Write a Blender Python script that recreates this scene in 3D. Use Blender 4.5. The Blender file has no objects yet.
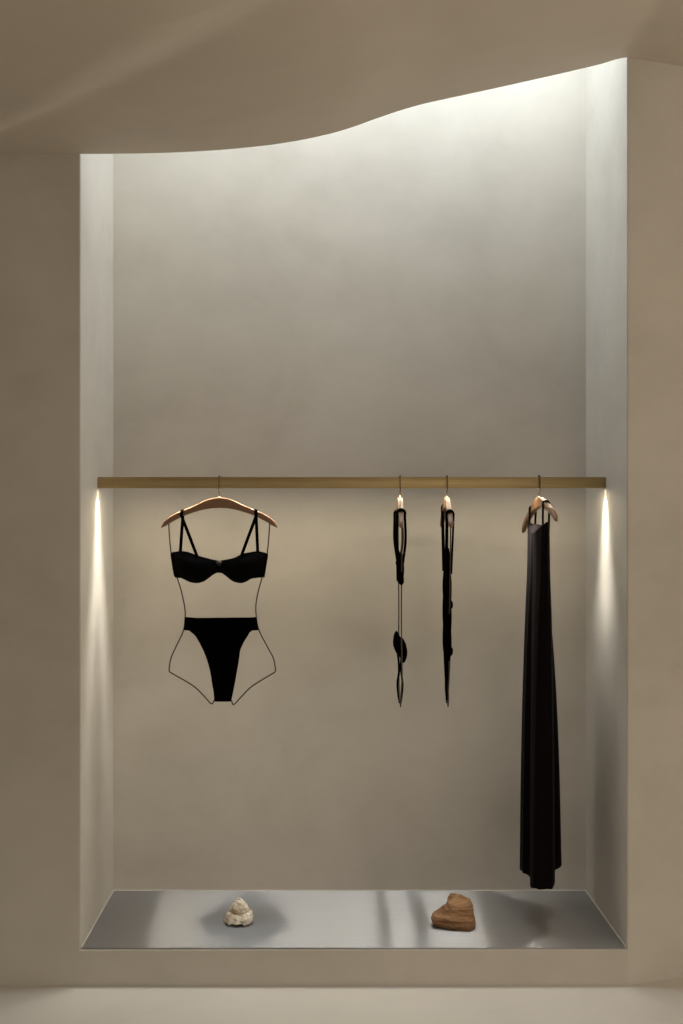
import bpy, bmesh, math, random
from mathutils import Vector, Matrix, noise

random.seed(7)
C = bpy.context.scene.collection
F = 1150.0                      # focal length in pixels of the 683 x 1024 frame
VX, VY = 322.0, 520.0           # where the niche's depth lines meet
D0, DR, D1 = 3.724, 4.007, 4.304  # distances: wall front, rail, niche back wall
CAMZ = 1.509
PI = math.pi

def wx(px, d): return (px - VX) * d / F
def wz(py, d): return CAMZ - (py - VY) * d / F
def wy(d): return d - D0

# ---------------------------------------------------------------- helpers
def lerp(a, b, t): return a + (b - a) * t
def sstep(a, b, x):
    t = max(0.0, min(1.0, (x - a) / (b - a)))
    return t * t * (3 - 2 * t)

def curve1(pts):
    """smooth monotone (pchip) interpolation of (x, y) pairs"""
    xs = [p[0] for p in pts]; ys = [p[1] for p in pts]
    n = len(xs)
    dl = [(ys[i+1]-ys[i])/(xs[i+1]-xs[i]) for i in range(n-1)]
    m = [dl[0]] + [0.0]*(n-2) + [dl[-1]]
    for i in range(1, n-1):
        if dl[i-1]*dl[i] > 0:
            h0 = xs[i]-xs[i-1]; h1 = xs[i+1]-xs[i]
            w1 = 2*h1+h0; w2 = h1+2*h0
            m[i] = (w1+w2)/(w1/dl[i-1]+w2/dl[i])
    def f(x):
        if x <= xs[0]: return ys[0]
        if x >= xs[-1]: return ys[-1]
        i = 0
        while x > xs[i+1]: i += 1
        h = xs[i+1]-xs[i]; t = (x-xs[i])/h
        return ((1+2*t)*(1-t)**2*ys[i] + t*(1-t)**2*h*m[i]
                + t*t*(3-2*t)*ys[i+1] + t*t*(t-1)*h*m[i+1])
    return f

def catmull(pts, k=8, closed=False):
    pts = [Vector(p) for p in pts]; n = len(pts); out = []
    rng = n if closed else n-1
    for i in range(rng):
        if closed:
            p0, p1, p2, p3 = pts[(i-1) % n], pts[i], pts[(i+1) % n], pts[(i+2) % n]
        else:
            p1, p2 = pts[i], pts[i+1]
            p0 = pts[i-1] if i > 0 else p1*2-p2
            p3 = pts[i+2] if i+2 < n else p2*2-p1
        for j in range(k):
            t = j/k
            out.append(0.5*((2*p1)+(p2-p0)*t+(2*p0-5*p1+4*p2-p3)*t*t+(3*p1-p0-3*p2+p3)*t**3))
    if not closed: out.append(pts[-1])
    return out

class MB:
    def __init__(self): self.v = []; self.f = []
    def loft(self, rings, closed=True, caps=True):
        n = len(rings[0]); b = len(self.v)
        for r in rings: self.v += [tuple(p) for p in r]
        for i in range(len(rings)-1):
            for j in range(n if closed else n-1):
                j2 = (j+1) % n
                self.f.append((b+i*n+j, b+i*n+j2, b+(i+1)*n+j2, b+(i+1)*n+j))
        if caps and closed:
            self.f.append(tuple(b+j for j in range(n))[::-1])
            e = b+(len(rings)-1)*n
            self.f.append(tuple(e+j for j in range(n)))
        return self
    def tube(self, pts, r, seg=10, radii=None):
        pts = [Vector(p) for p in pts]; rings = []
        t0 = (pts[1]-pts[0]).normalized()
        up = Vector((0, 0, 1)) if abs(t0.z) < 0.9 else Vector((1, 0, 0))
        nrm = t0.cross(up).normalized()
        for i, p in enumerate(pts):
            t = (pts[min(i+1, len(pts)-1)]-pts[max(i-1, 0)])
            t = t.normalized() if t.length > 1e-9 else t0
            nrm = (nrm - t*nrm.dot(t)).normalized(); bn = t.cross(nrm)
            rr = radii[i] if radii else r
            rings.append([p+(nrm*math.cos(a)+bn*math.sin(a))*rr for a in [2*PI*k/seg for k in range(seg)]])
        return self.loft(rings)
    def ribbon(self, pts, w, th, wdir):
        """flat band with softly rounded edges along pts; wdir = direction of its width"""
        pts = [Vector(p) for p in pts]; rings = []
        W = Vector(wdir).normalized()
        for i, p in enumerate(pts):
            t = (pts[min(i+1, len(pts)-1)]-pts[max(i-1, 0)]).normalized()
            n = t.cross(W).normalized(); ww = n.cross(t).normalized()
            ring = []
            for a in range(10):
                an = 2*PI*(a+.5)/10
                c, s = math.cos(an), math.sin(an)
                c = math.copysign(abs(c)**.5, c); s = math.copysign(abs(s)**.7, s)
                ring.append(p+ww*c*w/2+n*s*th/2)
            rings.append(ring)
        return self.loft(rings)
    def box(self, x0, x1, y0, y1, z0, z1):
        b = len(self.v)
        self.v += [(x, y, z) for z in (z0, z1) for y in (y0, y1) for x in (x0, x1)]
        self.f += [(b, b+2, b+3, b+1), (b+4, b+5, b+7, b+6), (b, b+1, b+5, b+4),
                   (b+2, b+6, b+7, b+3), (b, b+4, b+6, b+2), (b+1, b+3, b+7, b+5)]
        return self
    def build(self, name, mat, parent=None, bevel=0.0, smooth=True, angle=40, M=None, segs=2):
        me = bpy.data.meshes.new(name)
        me.from_pydata([tuple(v) for v in self.v], [], self.f)
        bm = bmesh.new(); bm.from_mesh(me)
        bmesh.ops.remove_doubles(bm, verts=bm.verts, dist=1e-6)
        bmesh.ops.recalc_face_normals(bm, faces=bm.faces)
        if M is not None: bm.transform(M)
        if bevel > 0:
            ed = [e for e in bm.edges if len(e.link_faces) == 2 and e.calc_face_angle(0) > math.radians(30)]
            bmesh.ops.bevel(bm, geom=ed, offset=bevel, segments=segs, affect='EDGES', profile=.5, clamp_overlap=True)
        if smooth:
            for f in bm.faces: f.smooth = True
            for e in bm.edges:
                if len(e.link_faces) == 2 and e.calc_face_angle(0) > math.radians(angle): e.smooth = False
        bm.to_mesh(me); bm.free()
        o = bpy.data.objects.new(name, me); C.objects.link(o)
        me.materials.append(mat)
        if parent: o.parent = parent
        return o

def tag(o, label=None, cat=None, group=None, kind=None):
    if label: o['label'] = label
    if cat: o['category'] = cat
    if group: o['group'] = group
    if kind: o['kind'] = kind
    return o
def thing(name, loc, label, cat, group=None, rz=0.0):
    o = bpy.data.objects.new(name, None); C.objects.link(o)
    o.location = loc; o.rotation_euler = (0, 0, rz); o.empty_display_size = .05
    return tag(o, label, cat, group)

# ---------------------------------------------------------------- materials
def mat(name):
    m = bpy.data.materials.new(name); m.use_nodes = True
    nt = m.node_tree; return m, nt, nt.nodes['Principled BSDF']
def N(nt, t, **kw):
    n = nt.nodes.new(t)
    for k, v in kw.items():
        if k in n.inputs: n.inputs[k].default_value = v
        else: setattr(n, k, v)
    return n
def ramp(nt, fac, stops):
    r = nt.nodes.new('ShaderNodeValToRGB'); nt.links.new(fac, r.inputs[0])
    el = r.color_ramp.elements
    el[0].position, el[0].color = stops[0][0], (*stops[0][1], 1)
    el[1].position, el[1].color = stops[-1][0], (*stops[-1][1], 1)
    for p, c in stops[1:-1]:
        e = el.new(p); e.color = (*c, 1)
    return r.outputs[0]

def plaster(name, base, var=.10, rough=.8, bump=.05, seed=0.0, spec=.25):
    m, nt, b = mat(name); L = nt.links
    tc = N(nt, 'ShaderNodeTexCoord')
    mp = N(nt, 'ShaderNodeMapping'); mp.inputs['Location'].default_value = (seed, seed*1.7, seed*.6)
    L.new(tc.outputs['Object'], mp.inputs['Vector'])
    n1 = N(nt, 'ShaderNodeTexNoise', Scale=1.7, Detail=5.0, Roughness=.55, Distortion=.8)
    n2 = N(nt, 'ShaderNodeTexNoise', Scale=7.0, Detail=7.0, Roughness=.6, Distortion=.4)
    mp2 = N(nt, 'ShaderNodeMapping'); mp2.inputs['Scale'].default_value = (1.0, 1.0, 1.7)
    L.new(mp.outputs[0], mp2.inputs['Vector'])
    n3 = N(nt, 'ShaderNodeTexNoise', Scale=3.0, Detail=8.0, Roughness=.65, Distortion=.2)
    L.new(mp.outputs[0], n1.inputs['Vector']); L.new(mp.outputs[0], n2.inputs['Vector']); L.new(mp2.outputs[0], n3.inputs['Vector'])
    a = N(nt, 'ShaderNodeMath', operation='MULTIPLY_ADD'); a.inputs[1].default_value = .5
    L.new(n1.outputs[0], a.inputs[0])
    a2 = N(nt, 'ShaderNodeMath', operation='MULTIPLY'); a2.inputs[1].default_value = .22
    L.new(n2.outputs[0], a2.inputs[0]); L.new(a2.outputs[0], a.inputs[2])
    a3 = N(nt, 'ShaderNodeMath', operation='MULTIPLY_ADD'); a3.inputs[1].default_value = .28
    L.new(n3.outputs[0], a3.inputs[0]); L.new(a.outputs[0], a3.inputs[2])
    r, g, bl = base
    lo = (r*(1-var), g*(1-var*1.05), bl*(1-var*1.15)); hi = (r*(1+var*.8), g*(1+var*.82), bl*(1+var*.86))
    col = ramp(nt, a3.outputs[0], [(.36, lo), (.5, base), (.64, hi)])
    L.new(col, b.inputs['Base Color'])
    b.inputs['Roughness'].default_value = rough
    b.inputs['Specular IOR Level'].default_value = spec
    nb = N(nt, 'ShaderNodeTexNoise', Scale=14.0, Detail=8.0, Roughness=.6)
    L.new(mp2.outputs[0], nb.inputs['Vector'])
    bp = N(nt, 'ShaderNodeBump', Strength=bump, Distance=.01)
    L.new(nb.outputs[0], bp.inputs['Height']); L.new(bp.outputs[0], b.inputs['Normal'])
    return m

def simple(name, col, rough=.5, metal=0.0, spec=.5, noise_scale=None, var=.2, bump=0.0, stretch=(1, 1, 1), sheen=0.0):
    m, nt, b = mat(name); L = nt.links
    b.inputs['Base Color'].default_value = (*col, 1); b.inputs['Roughness'].default_value = rough
    b.inputs['Metallic'].default_value = metal; b.inputs['Specular IOR Level'].default_value = spec
    if sheen: b.inputs['Sheen Weight'].default_value = sheen; b.inputs['Sheen Roughness'].default_value = .4
    if noise_scale:
        tc = N(nt, 'ShaderNodeTexCoord'); mp = N(nt, 'ShaderNodeMapping'); mp.inputs['Scale'].default_value = stretch
        L.new(tc.outputs['Object'], mp.inputs['Vector'])
        n = N(nt, 'ShaderNodeTexNoise', Scale=noise_scale, Detail=6.0, Roughness=.6)
        L.new(mp.outputs[0], n.inputs['Vector'])
        c = ramp(nt, n.outputs[0], [(.3, tuple(x*(1-var) for x in col)), (.7, tuple(x*(1+var) for x in col))])
        L.new(c, b.inputs['Base Color'])
        if bump:
            bp = N(nt, 'ShaderNodeBump', Strength=bump, Distance=.002)
            L.new(n.outputs[0], bp.inputs['Height']); L.new(bp.outputs[0], b.inputs['Normal'])
    return m

PL = (.50, .462, .405)
M_wall = plaster('plaster_wall', PL, .10, seed=1.3)
M_back = plaster('plaster_niche', PL, .10, seed=4.1)
M_ceil = plaster('plaster_ceiling', (.61, .553, .478), .05, seed=8.2, bump=.05)
M_floor = plaster('floor_screed', (.55, .515, .46), .06, rough=.6, seed=3.3, bump=.04)
M_bead = simple('sealant', (.5, .47, .41), .6)
M_wood = simple('hanger_wood', (.175, .086, .041), .42, noise_scale=9, var=.14, stretch=(1.2, 14, 14), bump=.05)
M_hook = simple('hook_metal', (.17, .125, .07), .32, metal=1.0)
M_wire = simple('dark_wire', (.055, .042, .03), .45, metal=.6)
M_black = simple('black_knit', (.0014, .0012, .0012), .8, spec=.0, noise_scale=420, var=.35, bump=.15)
M_satin = simple('black_satin', (.0016, .0014, .0014), .6, spec=.02, noise_scale=300, var=.3, bump=.06)
M_dress = simple('dress_jersey', (.0044, .0026, .0028), .7, spec=.03, noise_scale=260, var=.3, bump=.1, sheen=.01)
M_grey = simple('bow_satin', (.05, .047, .045), .35, spec=.6)

# bronze bar, brushed along its length
M_brass, nt, b = mat('bronze_bar'); L = nt.links
b.inputs['Metallic'].default_value = 1.0; b.inputs['Roughness'].default_value = .38
tc = N(nt, 'ShaderNodeTexCoord'); mp = N(nt, 'ShaderNodeMapping'); mp.inputs['Scale'].default_value = (2.0, 90, 90)
L.new(tc.outputs['Object'], mp.inputs['Vector'])
n = N(nt, 'ShaderNodeTexNoise', Scale=4.0, Detail=5.0); L.new(mp.outputs[0], n.inputs['Vector'])
L.new(ramp(nt, n.outputs[0], [(.3, (.37, .275, .135)), (.7, (.46, .35, .18))]), b.inputs['Base Color'])

# brushed stainless steel: grain along X, so highlights stretch in depth
M_steel, nt, b = mat('brushed_steel'); L = nt.links
tc = N(nt, 'ShaderNodeTexCoord'); mp = N(nt, 'ShaderNodeMapping'); mp.inputs['Scale'].default_value = (1.5, 160, 1)
L.new(tc.outputs['Object'], mp.inputs['Vector'])
n = N(nt, 'ShaderNodeTexNoise', Scale=3.0, Detail=6.0, Roughness=.6); L.new(mp.outputs[0], n.inputs['Vector'])
gl = N(nt, 'ShaderNodeBsdfAnisotropic', Roughness=.285, Anisotropy=.85)
L.new(ramp(nt, n.outputs[0], [(.3, (.31, .305, .30)), (.7, (.35, .345, .34))]), gl.inputs['Color'])
cx = N(nt, 'ShaderNodeCombineXYZ'); cx.inputs[0].default_value = 1.0
L.new(cx.outputs[0], gl.inputs['Tangent'])
df = N(nt, 'ShaderNodeBsdfDiffuse'); df.inputs['Color'].default_value = (.30, .29, .28, 1)
mx = N(nt, 'ShaderNodeMixShader'); mx.inputs[0].default_value = .34
L.new(gl.outputs[0], mx.inputs[1]); L.new(df.outputs[0], mx.inputs[2])
L.new(mx.outputs[0], nt.nodes['Material Output'].inputs['Surface'])

def rock_mat(name, stops, scale, layer=None, bump=.5):
    m, nt, b = mat(name); L = nt.links
    tc = N(nt, 'ShaderNodeTexCoord'); mp = N(nt, 'ShaderNodeMapping')
    if layer: mp.inputs['Scale'].default_value = layer
    L.new(tc.outputs['Object'], mp.inputs['Vector'])
    n = N(nt, 'ShaderNodeTexNoise', Scale=scale, Detail=8.0, Roughness=.65, Distortion=.6); L.new(mp.outputs[0], n.inputs['Vector'])
    L.new(ramp(nt, n.outputs[0], stops), b.inputs['Base Color'])
    b.inputs['Roughness'].default_value = .85; b.inputs['Specular IOR Level'].default_value = .2
    n2 = N(nt, 'ShaderNodeTexNoise', Scale=scale*4, Detail=6.0); L.new(mp.outputs[0], n2.inputs['Vector'])
    bp = N(nt, 'ShaderNodeBump', Strength=bump, Distance=.004); L.new(n2.outputs[0], bp.inputs['Height']); L.new(bp.outputs[0], b.inputs['Normal'])
    return m
M_rockw = rock_mat('pale_stone', [(.34, (.38, .28, .18)), (.48, (.66, .58, .46)), (.62, (.86, .82, .72))], 22)
M_rockb = rock_mat('brown_stone', [(.32, (.085, .040, .018)), (.47, (.20, .105, .05)), (.64, (.36, .21, .11))], 9, (1, 1, 5))

# ---------------------------------------------------------------- the setting
XL, XR = wx(80.7, D0), wx(627, D0)
YB = wy(D1)
ZS = wz(949.5, D0)              # top of the niche sill
ZTOP = 3.85
lip = curve1([(wx(p, D0), wz(q, D0)) for p, q in
    [(-900, 153), (-400, 153), (0, 153.2), (81, 154), (120, 153.8), (160, 153), (200, 151.2), (225, 149.6), (250, 147.2), (275, 144.3),
     (300, 140.2), (325, 135), (350, 128), (375, 119), (400, 110.5), (425, 103.5), (450, 98), (500, 87.2), (550, 76),
     (600, 64.3), (627, 57.5), (700, 57), (1500, 57)]])

AX, BX = Vector((-.99, -.19)), Vector((-.051, -1.07))      # the fold in the ceiling
cd = (BX-AX).normalized(); cn = Vector((cd.y, -cd.x))
if cn.x > 0: cn = -cn
def ceil_h(x, y):
    s = (Vector((x, y))-AX).dot(cn)
    z = lip(x)
    if s > 0:
        t = (Vector((x, y))-AX).dot(cd)/1.28
        c = lerp(.06, .24, max(0, min(1.3, t)))
        z -= .66*c*sstep(0, 2*c, s)+.16*c*(1-math.exp(-s/c*2))
    return z

# front wall: one mesh with the niche opening, its cheeks and the angled right wing
m = MB()
ang = math.radians(21)
x2, y2 = XR+3*math.cos(ang), 3*math.sin(ang)
xl = -4.0
bm = bmesh.new()
def V(*c): return bm.verts.new(c)
def quad(*vs): return bm.faces.new(vs)
a0, a1, a2 = V(xl, 0, 0), V(XL, 0, 0), V(XL, 0, ZS)
a3, a4, a5 = V(XL, 0, ZTOP), V(xl, 0, ZTOP), V(xl, 0, ZS)
b0, b1, b3 = V(XR, 0, 0), V(XR, 0, ZS), V(XR, 0, ZTOP)
c0, c1, c3 = V(x2, y2, 0), V(x2, y2, ZS), V(x2, y2, ZTOP)
quad(a0, a1, a2, a5); quad(a5, a2, a3, a4); quad(a1, b0, b1, a2); quad(b0, c0, c1, b1); quad(b1, c1, c3, b3)
d2, d3, e1, e3 = V(XL, YB, ZS), V(XL, YB, ZTOP), V(XR, YB, ZS), V(XR, YB, ZTOP)
quad(a2, d2, d3, a3); quad(b1, b3, e3, e1); quad(a2, b1, e1, d2)
bmesh.ops.recalc_face_normals(bm, faces=bm.faces)
ed = [e for e in bm.edges if len(e.link_faces) == 2 and e.calc_face_angle(0) > .3 and
      (e.verts[0].co.y+e.verts[1].co.y) < .01 and not (e.verts[0].co.z < .001 or e.verts[1].co.z < .001)]
bmesh.ops.bevel(bm, geom=ed, offset=.006, segments=3, affect='EDGES', profile=.5)
me = bpy.data.meshes.new('wall_front'); bm.to_mesh(me); bm.free()
wf = bpy.data.objects.new('wall_front', me); C.objects.link(wf); me.materials.append(M_wall)
tag(wf, 'greige plaster wall framing the recessed display niche', 'wall', kind='structure')

m = MB(); m.box(XL-.1, XR+.1, YB, YB+.12, 0, ZTOP)
tag(m.build('wall_back', M_back, smooth=False), 'mottled plaster back wall inside the lit niche', 'wall', kind='structure')

# ceiling: a thick flowing slab whose front edge is the curved lip over the niche
def grid_axis(lo, hi, fine0, fine1, step, coarse):
    out = []; x = lo
    while x < hi-1e-6:
        out.append(x); x += step if fine0 <= x < fine1 else coarse
    return out+[hi]
xs = grid_axis(-4.0, 4.2, -1.7, 1.6, .025, .2)
ys = grid_axis(-6.5, 0.0, -1.7, 1, .03, .3)
m = MB(); nx, ny = len(xs), len(ys)
for y in ys:
    for x in xs: m.v.append((x, y, ceil_h(x, y)))
for j in range(ny-1):
    for i in range(nx-1): m.f.append((j*nx+i, j*nx+i+1, (j+1)*nx+i+1, (j+1)*nx+i))
b0 = len(m.v)                                   # vertical lip at the wall line and flat top
for x in xs: m.v.append((x, 0.0, ZTOP))
for x in xs: m.v.append((x, -6.5, ZTOP))
for i in range(nx-1):
    m.f.append(((ny-1)*nx+i, (ny-1)*nx+i+1, b0+i+1, b0+i))
    m.f.append((b0+i, b0+i+1, b0+nx+i+1, b0+nx+i))
co = m.build('ceiling', M_ceil, angle=50)
tag(co, 'flowing plaster ceiling with a soft fold and curved edge', 'ceiling', kind='structure')
# right of the niche the wall turns back, so the ceiling follows it; above the niche a flat cover closes the shaft
m = MB(); z0 = lip(2.0)
m.v += [(XR, 0, z0), (4.2, 0, z0), (4.2, 1.3, z0), (x2, y2, z0), (XR, 0, z0+.1), (4.2, 0, z0+.1), (4.2, 1.3, z0+.1), (x2, y2, z0+.1)]
m.f += [(0, 1, 2, 3), (4, 5, 6, 7), (0, 1, 5, 4), (1, 2, 6, 5), (2, 3, 7, 6), (3, 0, 4, 7)]
tag(m.build('ceiling_side', M_ceil, smooth=False), 'plaster ceiling over the turned wall right of the niche', 'ceiling', kind='structure')
m = MB(); m.box(XL-.1, XR+.1, -.02, YB+.12, ZTOP, ZTOP+.08)
tag(m.build('ceiling_shaft', M_ceil, smooth=False), 'cover of the light shaft above the niche', 'ceiling', kind='structure')

# floor: level, rising in a tight cove where the wall turns away
m = MB(); m.box(-6, 6, -9, 3.0, -.1, 0)
tag(m.build('floor', M_floor, smooth=False), 'pale beige screed floor in front of the niche', 'floor', kind='structure')

# thin pale sealant bead round the steel plate
m = MB(); zt = ZS+.0045
for a, bb in (((XL+.001, .004, zt), (XL+.001, YB-.001, zt)), ((XL+.001, YB-.001, zt), (XR-.001, YB-.001, zt)), ((XR-.001, YB-.001, zt), (XR-.001, .004, zt))):
    m.tube([a, Vector(a).lerp(Vector(bb), .5), bb], .0022, 8)
tag(m.build('trim_1', M_bead), 'thin pale sealant line along the plate edges', 'trim', kind='structure')

# ---------------------------------------------------------------- steel plate
m = MB(); m.box(XL+.004, XR-.004, .003, YB-.003, ZS+.0004, ZS+.0044)
sp = m.build('steel_plate', M_steel, bevel=.0008, smooth=False)
tag(sp, 'brushed steel plate lining the niche floor under both stones', 'steel plate')
ZP = ZS+.0044

# ---------------------------------------------------------------- rail
RY = wy(DR); RZ = wz(482.7, DR); RH = .0195; RT = .0075
rail = thing('clothes_rail', (0, RY, RZ), 'flat bronze rail spanning the niche between its side walls', 'rail')
m = MB()                                        # bar with a shallow slot for the light in its underside
prof = [(-RT, -RH), (-RT, RH), (RT, RH), (RT, -RH), (.005, -RH), (.005, -RH+.004), (-.005, -RH+.004), (-.005, -RH)]
m.loft([[(x, p, q) for p, q in prof] for x in (XL+.0005, XR-.0005)])
m.build('bar', M_brass, rail, bevel=.0006)
M_led, nt, b = mat('light_strip')
b.inputs['Emission Color'].default_value = (1, .86, .6, 1); b.inputs['Emission Strength'].default_value = 2.0
m = MB(); m.box(XL+.004, XR-.004, -.0046, .0046, -RH+.0012, -RH+.0036)
o = m.build('light_strip', M_led, rail, bevel=.0005); o['label'] = 'glowing light strip'

# ---------------------------------------------------------------- hangers
S = DR/F                                        # metres per pixel at the rail
top_f = curve1([(0, 497.3), (7, 498.2), (14, 500.3), (21, 503.6), (28, 506.8), (37.5, 510.5), (45, 514), (49, 516.4), (53, 519.4), (56, 522.6), (58, 526.6)])
bot_f = curve1([(0, 508), (8, 508.4), (16.4, 509.8), (25, 512.2), (33, 515), (44.5, 520.4), (50, 523.6), (54, 526), (58, 527.8)])
ZH = wz(483, DR)
def hz(py): return (482.7-py)*S                   # height relative to the rail centre
NC = .003
def shoulder(n_curve=NC):
    m = MB(); rings = []
    K = 56
    for i in range(-K, K+1):
        a = i/K*58.0
        t, bo = hz(top_f(abs(a))), hz(bot_f(abs(a)))
        th = .0095*(1-.25*(abs(a)/58)**2)*min(1.0, .35+8*(1-abs(a)/58)**.8)
        nn = n_curve*((abs(a)/58)**2)           # the arms curve gently forward
        zc, hh = (t+bo)/2, max((t-bo)/2, .001)
        if abs(a) > 34 and abs(a) < 40: hh -= .0016*(1-((abs(a)-37)/3)**2)
        ring = []
        for k in range(16):
            an = 2*PI*(k+.5)/16; c, s = math.cos(an), math.sin(an)
            c = math.copysign(abs(c)**.28, c); s = math.copysign(abs(s)**.34, s)
            ring.append((a*S, -nn+c*th, zc+s*hh))
        rings.append(ring)
    return m.loft(rings)

def wire_pts(hip=1.0):
    L_ = [(168.6, 522), (169.4, 536), (171.0, 552), (174, 566), (177.3, 578), (181, 590), (184.3, 605), (185.2, 616), (183.6, 630),
          (175.4, 648), (171, 658), (169.4, 667), (169.5, 671.5), (174, 674.5), (192.7, 685.5), (203, 695), (210.2, 703), (212.6, 703.4), (214.6, 700.2)]
    R_ = [(269.8, 522), (268.6, 540), (267.2, 553), (265, 566), (262.0, 578), (258.6, 590), (256.0, 604), (256.3, 617), (258.9, 630),
          (268, 648), (273.3, 658), (275.2, 667), (275.2, 671.5), (271, 674.5), (252.4, 686), (242, 696), (235, 703.6), (232.6, 704), (230.8, 700.4)]
    pts = L_+[(222.5, 699.4)]+R_[::-1]
    def sq(p, q):
        x = p-219.4; k = lerp(1, hip, sstep(600, 640, q)*(1-sstep(685, 700, q))); return x*k*(lerp(1, hip, .3))
    return catmull([(sq(p, q)*S, 0, hz(q)) for p, q in pts], 5)

def hanger(px, rz, label, hook_rz, wire=True, tilt=0.0, hip=1.0):
    t = thing('wooden_hanger', (wx(px, DR), RY, RZ), label, 'clothes hanger', 'wooden hangers on the bronze rail', rz)
    T = Matrix.Translation((0, 0, hz(498)))@Matrix.Rotation(tilt, 4, 'Y')@Matrix.Translation((0, 0, -hz(498)))
    shoulder().build('shoulder_bar', M_wood, t, M=T)
    # swivel hook: passes in front of the bar, over it and down behind
    R = Matrix.Rotation(hook_rz-rz, 4, 'Z')
    p = [(0, 0, hz(499)), (0, 0, hz(494)), (0, -.001, hz(491.6)), (0, -.0065, -RH-.0062), (0, -.0112, -RH-.001), (0, -.0125, -RH+.006), (0, -.0125, 0),
         (0, -.0122, RH-.004), (0, -.0095, RH+.0035), (0, 0, RH+.0055), (0, .0095, RH+.0035), (0, .0122, RH-.004), (0, .0125, .006), (0, .0128, .001)]
    m = MB(); m.tube(catmull(p, 6), .0023, 10)
    h = m.build('hook', M_hook, t, M=R); h['label'] = 'metal hook'
    m = MB(); m.tube([(0, 0, hz(498.4)), (0, 0, hz(496.6)), (0, 0, hz(496.2))], .0036, 12, [.0038, .0036, .0022])
    m.build('collar', M_hook, t)
    if wire:
        m = MB(); m.tube(wire_pts(hip), .0022, 8)
        w = m.build('body_wire', M_wire, t); w['label'] = 'dark wire bent to a body outline'
    return t, T

E90 = -PI/2
hA, _ = hanger(219.4, 0, 'wooden hanger facing forward, holding the bra and brief on a body-shaped wire', 0)
r2 = E90+math.radians(-1.8)
hB, _ = hanger(400, r2, 'wooden hanger seen edge-on, second from left, holding a two-piece swimsuit', .03)
r3 = E90+math.radians(-1.6)
hC, _ = hanger(447, r3, 'wooden hanger seen edge-on, third from left, holding a one-piece swimsuit', .06, hip=.55)
r4 = E90+math.radians(6)
TILT4 = math.radians(-6.0)
hD, T4 = hanger(539, r4, 'wooden hanger on the right, half turned, carrying the long black dress', .10, wire=False, tilt=TILT4)

# ---------------------------------------------------------------- garments (local frame: x along the hanger, -y its front)
def u(px): return (px-219.4)*S
def pillow(xs, top, bot, front, back, nt_=14):
    """closed soft shape between two outlines; front/back(x, t) give its depth each side"""
    m = MB(); rings = []
    for x in xs:
        t1, b1 = top(x), bot(x); ring = []
        for j in range(nt_+1):
            t = j/nt_; e = (1-abs(2*t-1)**4)
            ring.append((x, -front(x, t)*e, lerp(t1, b1, t)))
        for j in range(nt_-1, 0, -1):
            t = j/nt_; e = (1-abs(2*t-1)**4)
            ring.append((x, back(x, t)*e, lerp(t1, b1, t)))
        rings.append(ring)
    return m.loft(rings)
def frange(a, b, n): return [a+(b-a)*i/(n-1) for i in range(n)]

def garment(name, px, rz, label, cat):
    return thing(name, (wx(px, DR), RY, RZ), label, cat, None, rz)

# --- balconette bra
def make_bra(root, mt, topL, botL, topR, botR, bandtop, bandbot, xa, xb, cups, bulge=.034):
    tf = curve1([(u(p), hz(q)) for p, q in bandtop]); bf = curve1([(u(p), hz(q)) for p, q in bandbot])
    xs_ = frange(u(xa), u(xb), 60)
    def fr(x, t): 
        e = min(1, (x-u(xa))/.008, (u(xb)-x)/.008); return .003+.004*max(0, e)
    band = pillow(xs_, tf, bf, fr, lambda x, t: .003+.012*math.sqrt(max(0, 1-((x-u((xa+xb)/2))/(u(xb)-u(xa))*2)**2)))
    band.build('band', mt, root)
    for (t_, b_, (a, c)) in ((topL, botL, cups[0]), (topR, botR, cups[1])):
        tf = curve1([(u(p), hz(q)) for p, q in t_]); bf = curve1([(u(p), hz(q)) for p, q in b_])
        xs_ = frange(u(a), u(c), 30)
        def fr(x, t, a=a, c=c):
            s = (x-u(a))/(u(c)-u(a))
            sh = math.sin(PI*min(1, max(0, s)))**.75
            return .006+bulge*sh*(.55+.75*t*(1-t)*1.6)+.0012*math.sin(x*900+t*5)*sh
        pillow(xs_, tf, bf, fr, lambda x, t: .003).build('cup', mt, root)

bra = garment('balconette_bra', 219.4, 0, 'black balconette bra with thin straps on the leftmost hanger', 'bra')
make_bra(bra, M_satin,
    topL=[(174, 552.2), (180, 551.0), (186, 551.5), (192, 553.3), (198, 555.6), (205, 557.5), (212, 559.3), (217.5, 560.4)],
    botL=[(174, 574), (180, 577.5), (186, 580.4), (191, 582.5), (197, 583.2), (203, 581.8), (209, 578), (213, 575), (217.5, 572.5)],
    topR=[(221.0, 560.4), (228, 559.2), (234, 557.8), (239, 555.4), (244, 553.3), (251, 552.0), (258, 551.2), (264, 552.4)],
    botR=[(221.0, 572.5), (226, 576.2), (231, 580.2), (236, 582.5), (241, 583.2), (246, 581.8), (252, 578.6), (258, 577.8), (264, 575)],
    bandtop=[(170.6, 553), (174, 551.8), (180, 551.6), (196, 556), (219, 562), (243, 556), (258, 551.9), (264, 552.3), (268, 554)],
    bandbot=[(170.6, 556), (172, 566), (174.2, 576.5), (176, 578), (183, 578), (196, 578), (213, 573.4), (219, 572.8), (225, 574), (243, 578), (263, 577.6), (265, 577.4), (266.4, 566), (268, 556.5)],
    xa=170.6, xb=268, cups=((174, 217.6), (221, 264)))
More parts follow.
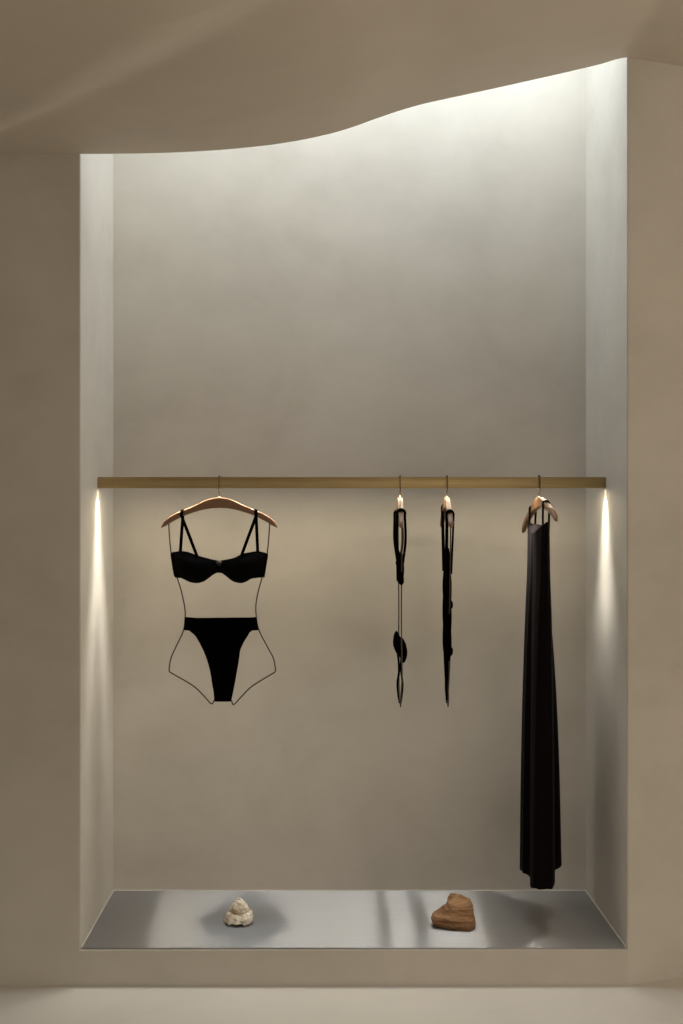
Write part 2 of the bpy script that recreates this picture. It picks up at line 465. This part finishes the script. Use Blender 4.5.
def strap_over(root, mt, a, apx, f_end, b_end, w=.009, th=.0022, nclear=.0118, up=1.0, fdep=.02, bdep=.011, rip=0.0, M=None):
    """strap from f_end (px,py) in front, over the arm at offset a (px from hanger centre), to b_end behind"""
    tz = top_f(abs(apx))-up
    nn = NC*((abs(apx)/58)**2)
    x0 = apx*S
    bz = bot_f(abs(apx))
    P = [Vector((u(f_end[0]), -fdep, hz(f_end[1]))), Vector((lerp(u(f_end[0]), x0, .5), -lerp(fdep, nn+nclear, .5)-rip, hz((f_end[1]+bz)/2))),
         Vector((x0, -nn-nclear, hz(bz))), Vector((x0, -nn-nclear, hz(tz+2.2))), Vector((x0, -nn-nclear*.6, hz(tz+.1))), Vector((x0, -nn, hz(tz-.5))),
         Vector((x0, -nn+nclear*.6, hz(tz+.1))), Vector((x0, -nn+nclear, hz(tz+2.2))), Vector((x0, -nn+nclear, hz(bz))),
         Vector((lerp(u(b_end[0]), x0, .5), lerp(bdep, nclear-nn, .5)+rip, hz((b_end[1]+bz)/2))), Vector((u(b_end[0]), bdep, hz(b_end[1])))]
    m = MB(); m.ribbon(catmull(P, 5), w, th, (1, 0, .25*(-1 if apx > 0 else 1)))
    return m.build('strap', mt, root, M=M)
strap_over(bra, M_black, 0, -37.0, (198, 557), (179.8, 554), w=.0112, up=.2)
strap_over(bra, M_black, 0, 36.6, (241.5, 556.5), (257.6, 554), w=.0112, up=.2)
m = MB()
for s in (-1, 1):
    m.tube(catmull([(0, -.012, hz(562)), (s*.004, -.0155, hz(560.6)), (s*.009, -.0155, hz(560.4)), (s*.0095, -.0135, hz(562.8)), (s*.004, -.0125, hz(562.6)), (0, -.012, hz(562))], 5), .0011, 6)
    m.tube(catmull([(0, -.0125, hz(562)), (s*.003, -.014, hz(564)), (s*.005, -.0125, hz(566))], 5), .001, 6)
m.tube([(0, -.0125, hz(561)), (0, -.015, hz(562)), (0, -.0125, hz(563))], .0024, 8)
o = m.build('bow', M_grey, bra); o['label'] = 'tiny satin bow'

# --- high-waisted brief
def make_brief(root, mt, rows, waist, fdep, bdep, hw=.0):
    """rows: (py, left, right); layers front and back"""
    lf = curve1([(r[0], u(r[1])) for r in rows]); rf = curve1([(r[0], u(r[2])) for r in rows])
    m = MB(); rings = []
    ya, yb = rows[0][0], rows[-1][0]
    for i in range(49):
        py = lerp(ya, yb, i/48); l, r = lf(py), rf(py); ring = []
        k = i/48
        for j in range(25):
            s = j/24; e = 1-abs(2*s-1)**3
            ring.append((lerp(l, r, s), -(.0022+fdep(k)*e), hz(py)))
        for j in range(23, 0, -1):
            s = j/24; e = 1-abs(2*s-1)**3
            ring.append((lerp(l, r, s), .0022+bdep(k)*e, hz(py)))
        rings.append(ring)
    m.loft(rings); m.build('body', mt, root)
    l0, r0, l1, r1, w0, w1 = waist
    m = MB(); rings = []
    for i in range(9):
        k = i/8; l, r = u(lerp(l0, l1, k)), u(lerp(r0, r1, k)); ring = []
        bul = .0012*math.sin(PI*k)
        for j in range(40):
            a = 2*PI*j/40; c, s = math.cos(a), math.sin(a)
            x = lerp(l, r, .5+.5*math.copysign(abs(c)**.75, c))
            sag = 1.8*(1-abs(c)**2) if True else 0
            ring.append((x, (.0145+bul)*math.copysign(abs(s)**.6, s), hz(lerp(w0, w1, k)+sag*(1-.6*k))))
        rings.append(ring)
    m.loft(rings); m.build('waistband', mt, root)
brief = garment('high_waist_brief', 219.4, 0, 'black high-waisted brief below the bra on the leftmost hanger', 'brief')
make_brief(brief, M_black,
    [(619, 186, 256), (629, 187, 254.5), (632, 191, 250), (635.5, 195, 248), (641, 198.5, 244.6), (646, 201.2, 242), (651, 203.6, 240.2), (658, 206.3, 239.3), (666, 208.8, 238), (675, 210.8, 236.4), (683, 212, 235), (692, 213.6, 233.2), (701.4, 214.4, 231.2)],
    (184.6, 256.6, 183.5, 258.7, 617, 630), lambda k: .010*(1-k)+.004, lambda k: .010*(1-k)+.004)

# --- two-piece swimsuit, edge-on
btop = garment('swim_bra', 400, r2, 'black bikini top seen edge-on, upper half of the narrower two-piece set', 'bikini')
m = MB(); rings = []
hwb = curve1([(552, .120), (558, .150), (566, .158), (582, .156)]); ndb = curve1([(552, .0045), (558, .0085), (566, .0105), (576, .0095), (581, .0095), (582.5, .006)])
for i in range(31):
    py = lerp(552, 582.5, i/30); ring = []
    for k in range(48):
        a = 2*PI*k/48; c, sn = math.cos(a), math.sin(a)
        dip = 3.5*(1-abs(c))*(1-i/30)
        ring.append((hwb(py)*math.copysign(abs(c)**.7, c), ndb(py)*math.copysign(abs(sn)**.6, sn)+.0011*math.sin(c*11+py*.5), hz(py+dip)))
    rings.append(ring)
m.loft(rings); m.build('band', M_black, btop)
for sg in (-1, 1):
    strap_over(btop, M_black, 0, sg*40, (219.4+sg*33, 562), (219.4+sg*33, 562), w=.016, th=.0088, nclear=.0130, up=1.0, fdep=.0055, bdep=.0055, rip=.0055)
# side ties of the top: a small knot standing off the band
m = MB(); m.tube(catmull([(u(252), -.008, hz(557)), (u(254), -.0145, hz(560.5)), (u(254), -.0155, hz(562.5)), (u(252), -.008, hz(566))], 5), .0036, 8)
m.build('knot', M_black, btop)
bbot = garment('bikini_bottom', 400, r2, 'black bikini bottom with gathered sides, seen edge-on under the bikini top', 'bikini')
# gathered hip sides: one each side of the form
for sg in (-1, 1):
    m = MB(); rings = []
    prof = curve1([(0, .0015), (.08, .008), (.3, .0155), (.6, .017), (.85, .012), (1, .004)])
    for i in range(25):
        k = i/24; py = lerp(634, 658.5, k); w = prof(k)*.86
        cxn = sg*.0050+lerp(-.004, .003, k)
        ring = []
        for j in range(20):
            a = 2*PI*j/20
            rr = 1+.10*math.sin(6*a+k*9)*math.sin(PI*k)
            ring.append((sg*.112+.030*math.cos(a)*rr*(.4+.6*math.sin(PI*k)), cxn+w*math.sin(a)*rr, hz(py)))
        rings.append(ring)
    m.loft(rings); m.build('side_gather', M_black, bbot)
for s, nm in ((-1, 'front_panel'), (1, 'back_panel')):
    hw = curve1([(640, .105), (652, .085), (665, .05), (680, .030), (702, .022)])
    nd = curve1([(640, .006), (652, .008), (669, .0030), (684, .0095), (696, .006), (702.5, .0018)])
    m = MB(); rings = []
    for i in range(33):
        py = lerp(640, 702.5, i/32); w = hw(py); ring = []
        for j in range(17):
            q = 2*j/16-1; ring.append((q*w, s*(nd(py)*(1-.25*q*q)+.0030), hz(py)))
        for j in range(16, -1, -1):
            q = 2*j/16-1; ring.append((q*w, s*(nd(py)*(1-.25*q*q)-.0012), hz(py)))
        rings.append(ring)
    m.loft(rings); m.build(nm, M_black, bbot)

# --- one-piece swimsuit, edge-on
one = garment('one_piece_swimsuit', 447, r3, 'black one-piece swimsuit seen edge-on on the third hanger', 'swimsuit')
hw = curve1([(548, .060), (556, .088), (566, .112), (580, .118), (604, .100), (630, .108), (648, .112), (660, .085), (672, .058), (686, .040), (701, .024)])
nd = curve1([(548, .004), (566, .0075), (604, .0115), (640, .0105), (670, .007), (690, .0055), (701.5, .0018)])
m = MB(); rings = []
for i in range(65):
    py = lerp(548, 701.5, i/64); w, n_ = hw(py), nd(py); ring = []
    for j in range(36):
        a = 2*PI*j/36; c, s = math.cos(a), math.sin(a)
        ring.append((w*math.copysign(abs(c)**.8, c), n_*math.copysign(abs(s)**.7, s)+.0010*math.sin(c*7+py*.22), hz(py)))
    rings.append(ring)
m.loft(rings); m.build('body', M_black, one)
strap_over(one, M_black, 0, -26, (219.4-24, 572), (219.4-24, 572), w=.026, th=.0115, nclear=.0080, up=1.0, fdep=.0045, bdep=.0045)
strap_over(one, M_black, 0, 42, (219.4+29, 572), (219.4+29, 572), w=.020, th=.0065, nclear=.0115, up=1.0, fdep=.0065, bdep=.0065)
for py, sgn, x0 in ((603, -1, .05), (603, 1, .085), (648, 1, .098)):
    m = MB(); k = nd(py)*.66
    m.tube(catmull([(x0, sgn*k*.5, hz(py-4)), (x0, sgn*(k+.0012), hz(py-2)), (x0, sgn*(k+.0022), hz(py)), (x0, sgn*(k+.0012), hz(py+2)), (x0, sgn*k*.5, hz(py+4))], 5), .0042, 8)
    m.build('buckle', M_black, one)

# --- long dress
dress = garment('long_dress', 541, 0, 'floor-length black slip dress hanging at the right end of the rail', 'dress')
DX = wx(541, DR)
def pd(px, d): return Vector((wx(px, d)-DX, d-DR))
hem = [(530.3, 3.90), (534, 3.853), (540, 3.842), (547, 3.842), (553, 3.860), (555.4, 3.905), (553, 3.965), (561.3, 4.02), (557, 4.075), (548, 4.13), (538, 4.15), (530, 4.12), (524, 4.06), (520.2, 3.99), (522.5, 3.945), (529.2, 3.935)]
hemz = [886, 888, 889, 889, 887.5, 880, 872, 866, 862, 859, 858, 860, 865, 869, 872, 876]
topo = [(536, 3.93), (541, 3.885), (545, 3.872), (547.5, 3.872), (549.3, 3.886), (549.3, 3.92), (546.5, 3.97), (544.5, 4.01), (541, 4.055), (536, 4.10), (531, 4.12), (528.3, 4.11), (527.6, 4.085), (528.6, 4.05), (531, 4.00), (533.5, 3.965)]
hl = catmull([(*pd(*p), 0) for p in hem], 6, True); tl = catmull([(*pd(*p), 0) for p in topo], 6, True)
hzl = catmull([(wz(q, p[1])-RZ, 0, 0) for p, q in zip(hem, hemz)], 6, True)
mixf = curve1([(0, 0), (.12, .10), (.24, .36), (.5, .72), (.75, .90), (.9, .96), (1, 1)])
m = MB(); rings = []; NR = 70
nn_ = len(hl)
for i in range(NR+1):
    k = i/NR; mx = mixf(k); ring = []
    for j in range(nn_):
        p = tl[j].lerp(hl[j], mx)
        c = Vector((sum(q.x for q in tl)/nn_, sum(q.y for q in tl)/nn_, 0))
        fold = .0025*math.sin(j*2*PI/nn_*9+.7)*sstep(.05, .5, k)+.0012*math.sin(j*2*PI/nn_*17+k*2)
        dv = (p-c); dv = dv.normalized() if dv.length > 1e-6 else Vector((1, 0, 0))
        p = p+dv*fold
        # neckline dips between the straps on both faces
        ztop = hz(527.5)+.020*math.cos(4*PI*(j/nn_-.18))
        ring.append((p.x, p.y, lerp(ztop, hzl[j].x, k)))
    rings.append(ring)
# turn the hem inward and back up so it has a thin inside
c = Vector((sum(q.x for q in hl)/nn_, sum(q.y for q in hl)/nn_, 0))
last = rings[-1]
for dz, sc in ((-.002, .985), (.012, .955), (.30, .90)):
    rings.append([(c.x+(x-c.x)*sc, c.y+(y-c.y)*sc, z+dz) for x, y, z in last])
m.loft(rings); m.build('skirt', M_dress, dress, angle=80)
# shoulder straps: over the two arms of the hanger
LM = Matrix.Translation((wx(539, DR)-DX, 0, 0))@Matrix.Rotation(r4, 4, 'Z')
ex = 219.4
AP = 23
for sg in (-1, 1):
    a = sg*AP
    tz = top_f(AP)-.8; bz = bot_f(AP); nn2 = NC*(AP/58)**2; x0 = a*S
    cl = .0110
    fr = T4@Vector((x0, -nn2, hz(tz)))
    P = [Vector((x0*1.0, -.0085, hz(545))), Vector((x0, -.0105, hz(bz+10)))]
    arc = [(-cl, bz), (-cl, tz+2.4), (-cl*.6, tz+.2), (0, tz-.4), (cl*.6, tz+.2), (cl, tz+2.4), (cl, bz)]
    P += [T4@Vector((x0, -nn2+q, hz(z))) for q, z in arc]
    P += [Vector((x0, .0105, hz(bz+10))), Vector((x0*1.0, .0085, hz(545)))]
    m = MB(); m.ribbon(catmull(P, 5), .016, .0048, (1, 0, 0))
    m.build('strap', M_dress, dress, M=LM)

# ---------------------------------------------------------------- stones
def rough(bm, amp, sc, seed):
    for v in bm.verts:
        p = v.co*sc+Vector((seed, seed*.7, seed*1.3))
        d = noise.fractal(p, .9, 2.2, 4, noise_basis='PERLIN_ORIGINAL')
        v.co += v.normal*d*amp if v.normal.length > 0 else Vector()

# brown stone: broad ledge below, blocky wedge above
dB = 3.93
stone = None
def PB(px, py, dd): return Vector((wx(px, dB)-wx(453, dB), dd, wz(py, dB)-ZP))
def brown_stone():
    bm = bmesh.new()
    SB = dB/F
    def X(px): return (px-453)*SB
    # polygons as rings (x px, depth m) from the bottom up, each with its own height
    rings = [
        ([(431.5, -.030), (450, -.052), (470, -.058), (475.5, -.030), (474, .035), (462, .055), (440, .05), (431, .02)], [.012, .002, 0, 0, 0, 0, .004, .012]),
        ([(430.8, -.030), (450, -.057), (470.5, -.062), (475.5, -.030), (474.5, .035), (462, .057), (440, .052), (430.5, .02)], [.020, .012, .010, .014, .014, .014, .016, .022]),
        ([(432.5, -.026), (450, -.053), (471.5, -.058), (475, -.028), (474, .033), (462, .055), (441, .05), (433, .018)], [.040, .034, .032, .034, .036, .036, .040, .044]),
        ([(436.5, -.016), (450, -.038), (470.5, -.044), (474, -.022), (473.5, .030), (462, .050), (443, .046), (437, .014)], [.050, .044, .044, .046, .046, .048, .052, .052]),
        ([(446.5, -.010), (449, -.030), (469.5, -.036), (473.5, -.016), (473, .024), (462, .040), (450, .036), (446, .012)], [.070, .068, .066, .070, .076, .076, .072, .072]),
        ([(447.5, -.004), (450, -.022), (468.5, -.028), (473, -.008), (471.8, .022), (461, .034), (451.5, .030), (447.5, .010)], [.082, .079, .073, .078, .090, .102, .106, .094]),
    ]
    vs = []
    for pts, hs in rings:
        vs.append([bm.verts.new((X(p), q, h)) for (p, q), h in zip(pts, hs)])
    n = 8
    for i in range(len(vs)-1):
        for j in range(n): bm.faces.new((vs[i][j], vs[i][(j+1) % n], vs[i+1][(j+1) % n], vs[i+1][j]))
    bm.faces.new(vs[0][::-1]); bm.faces.new(vs[-1])
    bmesh.ops.triangulate(bm, faces=bm.faces)
    bmesh.ops.recalc_face_normals(bm, faces=bm.faces)
    bmesh.ops.subdivide_edges(bm, edges=bm.edges, cuts=5, use_grid_fill=True)
    bmesh.ops.smooth_vert(bm, verts=bm.verts, factor=.06, use_axis_x=True, use_axis_y=True, use_axis_z=True)
    bm.normal_update()
    rough(bm, .0026, 30, 2.0); rough(bm, .0012, 120, 5.0)
    zmin = min(v.co.z for v in bm.verts)
    for v in bm.verts: v.co.z -= zmin; v.co *= .955
    me = bpy.data.meshes.new('brown_stone'); bm.to_mesh(me); bm.free()
    for f in me.polygons: f.use_smooth = True
    o = bpy.data.objects.new('brown_stone', me); C.objects.link(o); me.materials.append(M_rockb)
    o.location = (wx(453, dB), wy(dB), ZP)
    return o
tag(brown_stone(), 'blocky reddish-brown stone with a ledge on the steel plate', 'stone')

# pale stone: two feet below, a peaked lump above, split by a dark crack; one continuous surface
dW = 3.955
def pale_stone():
    SW = dW/F
    bm = bmesh.new(); rnd = random.Random(11)
    # (py of the ring, left px, right px, half depth m, crack depth, sag of the ring in the middle px)
    R_ = [(927, 225.5, 251.5, .040, 0, 0), (924, 224.2, 253, .044, 0, 0), (919, 224.6, 253.4, .044, 0, 0), (914.5, 227.5, 252.6, .038, 0, 1.2),
          (912.3, 229.4, 250.4, .034, 0, 2.6), (911.6, 232.4, 247, .026, 1, 2.8), (910.8, 229.2, 249.8, .033, 0, 2.8), (906.5, 231, 248.2, .030, 0, .8),
          (902, 233.2, 245.4, .024, 0, 0), (898.6, 235.6, 243, .016, 0, 0), (896.4, 237.4, 241.0, .008, 0, 0)]
    n = 11; ph = [2*PI*(k+rnd.uniform(-.28, .28))/n for k in range(n)]; vs = []
    for py, l, r, hd, ck, sag in R_:
        cx_, rx = (l+r)/2, (r-l)/2; ring = []
        for k in range(n):
            c, sn = math.cos(ph[k]), math.sin(ph[k])
            mx = max(abs(math.cos(q)) for q in ph)
            x = (cx_+rx*c/mx-238.3)*SW; y = hd*sn*(1+rnd.uniform(-.10, .10))
            z = (927-(py+sag*(1-abs(c))+ (rnd.uniform(-.5, .5) if 0 < py < 926 and not ck else 0)))*SW
            if py >= 927 and abs(c+.2) < .24 and sn < 0: z += .017; y *= .72
            ring.append(bm.verts.new((x, y, max(z, 0))))
        vs.append(ring)
    for i in range(len(vs)-1):
        for k in range(n): bm.faces.new((vs[i][k], vs[i][(k+1) % n], vs[i+1][(k+1) % n], vs[i+1][k]))
    bm.faces.new(vs[0][::-1]); bm.faces.new(vs[-1])
    bmesh.ops.triangulate(bm, faces=bm.faces); bmesh.ops.recalc_face_normals(bm, faces=bm.faces)
    bmesh.ops.subdivide_edges(bm, edges=bm.edges, cuts=4, use_grid_fill=True)
    bmesh.ops.smooth_vert(bm, verts=bm.verts, factor=.12, use_axis_x=True, use_axis_y=True, use_axis_z=True)
    bm.normal_update(); rough(bm, .0042, 55, 3.1); bm.normal_update(); rough(bm, .0016, 160, 8.0)
    zmin = min(v.co.z for v in bm.verts)
    for v in bm.verts: v.co.z = (v.co.z-zmin)*.80
    me = bpy.data.meshes.new('pale_stone'); bm.to_mesh(me); bm.free()
    for f in me.polygons: f.use_smooth = True
    o = bpy.data.objects.new('pale_stone', me); C.objects.link(o); me.materials.append(M_rockw)
    o.location = (wx(238.3, dW), wy(dW), ZP)
    return o
tag(pale_stone(), 'small pale cream stone with a cracked pointed top on the steel plate', 'stone')

# ---------------------------------------------------------------- light
def area(name, loc, rot, sx, sy, power, col, spread=180):
    l = bpy.data.lights.new(name, 'AREA'); l.shape = 'RECTANGLE'; l.size = sx; l.size_y = sy
    l.energy = power; l.color = col; l.spread = math.radians(spread)
    o = bpy.data.objects.new(name, l); C.objects.link(o); o.location = loc; o.rotation_euler = rot
    return o
XM = (XL+XR)/2; W = XR-XL
for k, pw in ((-1, 11.5), (1, 15.5)):
    area('shaft_light', (XM+k*W/4, .24, ZTOP-.22), (0, 0, 0), W/2-.03, .30, pw, (.77, .895, 1.0))
area('rail_light', (XM, RY, RZ-RH-.0008), (0, 0, 0), W-.08, .008, 3.6, (1, .87, .62))
area('rail_beam', (XM, RY, RZ-RH-.0006), (0, 0, 0), W-.004, .008, 2.4, (1, .96, .88), spread=60)
for xe in (XL+.034, XR-.034):                  # spot added at each strip end, tilted outward to draw the wall's light cone
    l = bpy.data.lights.new('wall_cone_spot', 'SPOT'); l.energy = 3.2; l.color = (1, .97, .90); l.shadow_soft_size = .016
    l.spot_size = math.radians(70); l.spot_blend = 1.0
    o = bpy.data.objects.new('wall_cone_spot', l); C.objects.link(o); o.location = (xe, RY, RZ-RH-.017); o.rotation_euler = (0, math.radians(-20 if xe > 0 else 20), 0)
for sd, xw in ((1, XL), (-1, XR)):            # more added lamps, tilted to the wall to carry the cone further down
    for d_, pw in ((.10, .17), (.19, .26), (.31, .46)):
        area('wall_cone_fill', (xw+sd*d_, RY, RZ-RH-.0030), (0, math.radians(24*sd), 0), .09, .006, pw, (1, .97, .90), spread=48)
# unseen area lamps added as fill; the world colour stands for the room
area('right_fill', (4.6, -2.3, 2.25), (math.radians(86), 0, math.radians(66)), 1.6, 1.2, 42, (1, .87, .70))  # added fill from the right for the wall and the ceiling fold
area('floor_bounce_fill', (.4, -3.4, 2.55), (0, 0, 0), 2.4, 1.2, 44, (1, .90, .76), spread=130)  # added above the floor so its bounce brightens the ceiling

area('bar_reflection_fill', (1.9, -6.3, 1.6), (PI/2, 0, PI-PI), 1.3, 1.8, 9, (1, .88, .70))  # unseen panel added to brighten the right part of the bar's reflection
w = bpy.data.worlds.new('room_light'); bpy.context.scene.world = w; w.use_nodes = True
bg = w.node_tree.nodes['Background']
bg.inputs[0].default_value = (1.0, .89, .76, 1); bg.inputs[1].default_value = .40

# ---------------------------------------------------------------- camera
cam = bpy.data.cameras.new('camera'); co = bpy.data.objects.new('camera', cam); C.objects.link(co)
co.location = (0, -D0, CAMZ); co.rotation_euler = (PI/2, 0, 0)
cam.sensor_fit = 'VERTICAL'; cam.sensor_height = 36; cam.sensor_width = 24; cam.lens = F/1024*36
cam.shift_x = (341.5-VX)/1024; cam.shift_y = (VY-512)/1024
cam.clip_start = .05
sc = bpy.context.scene; sc.camera = co
sc.view_settings.view_transform = 'Standard'; sc.view_settings.look = 'None'
sc.view_settings.exposure = 0; sc.view_settings.gamma = 1; sc.view_settings.use_curve_mapping = False
sc.cycles.max_bounces = 10; sc.cycles.diffuse_bounces = 6
sc.cycles.use_denoising = True
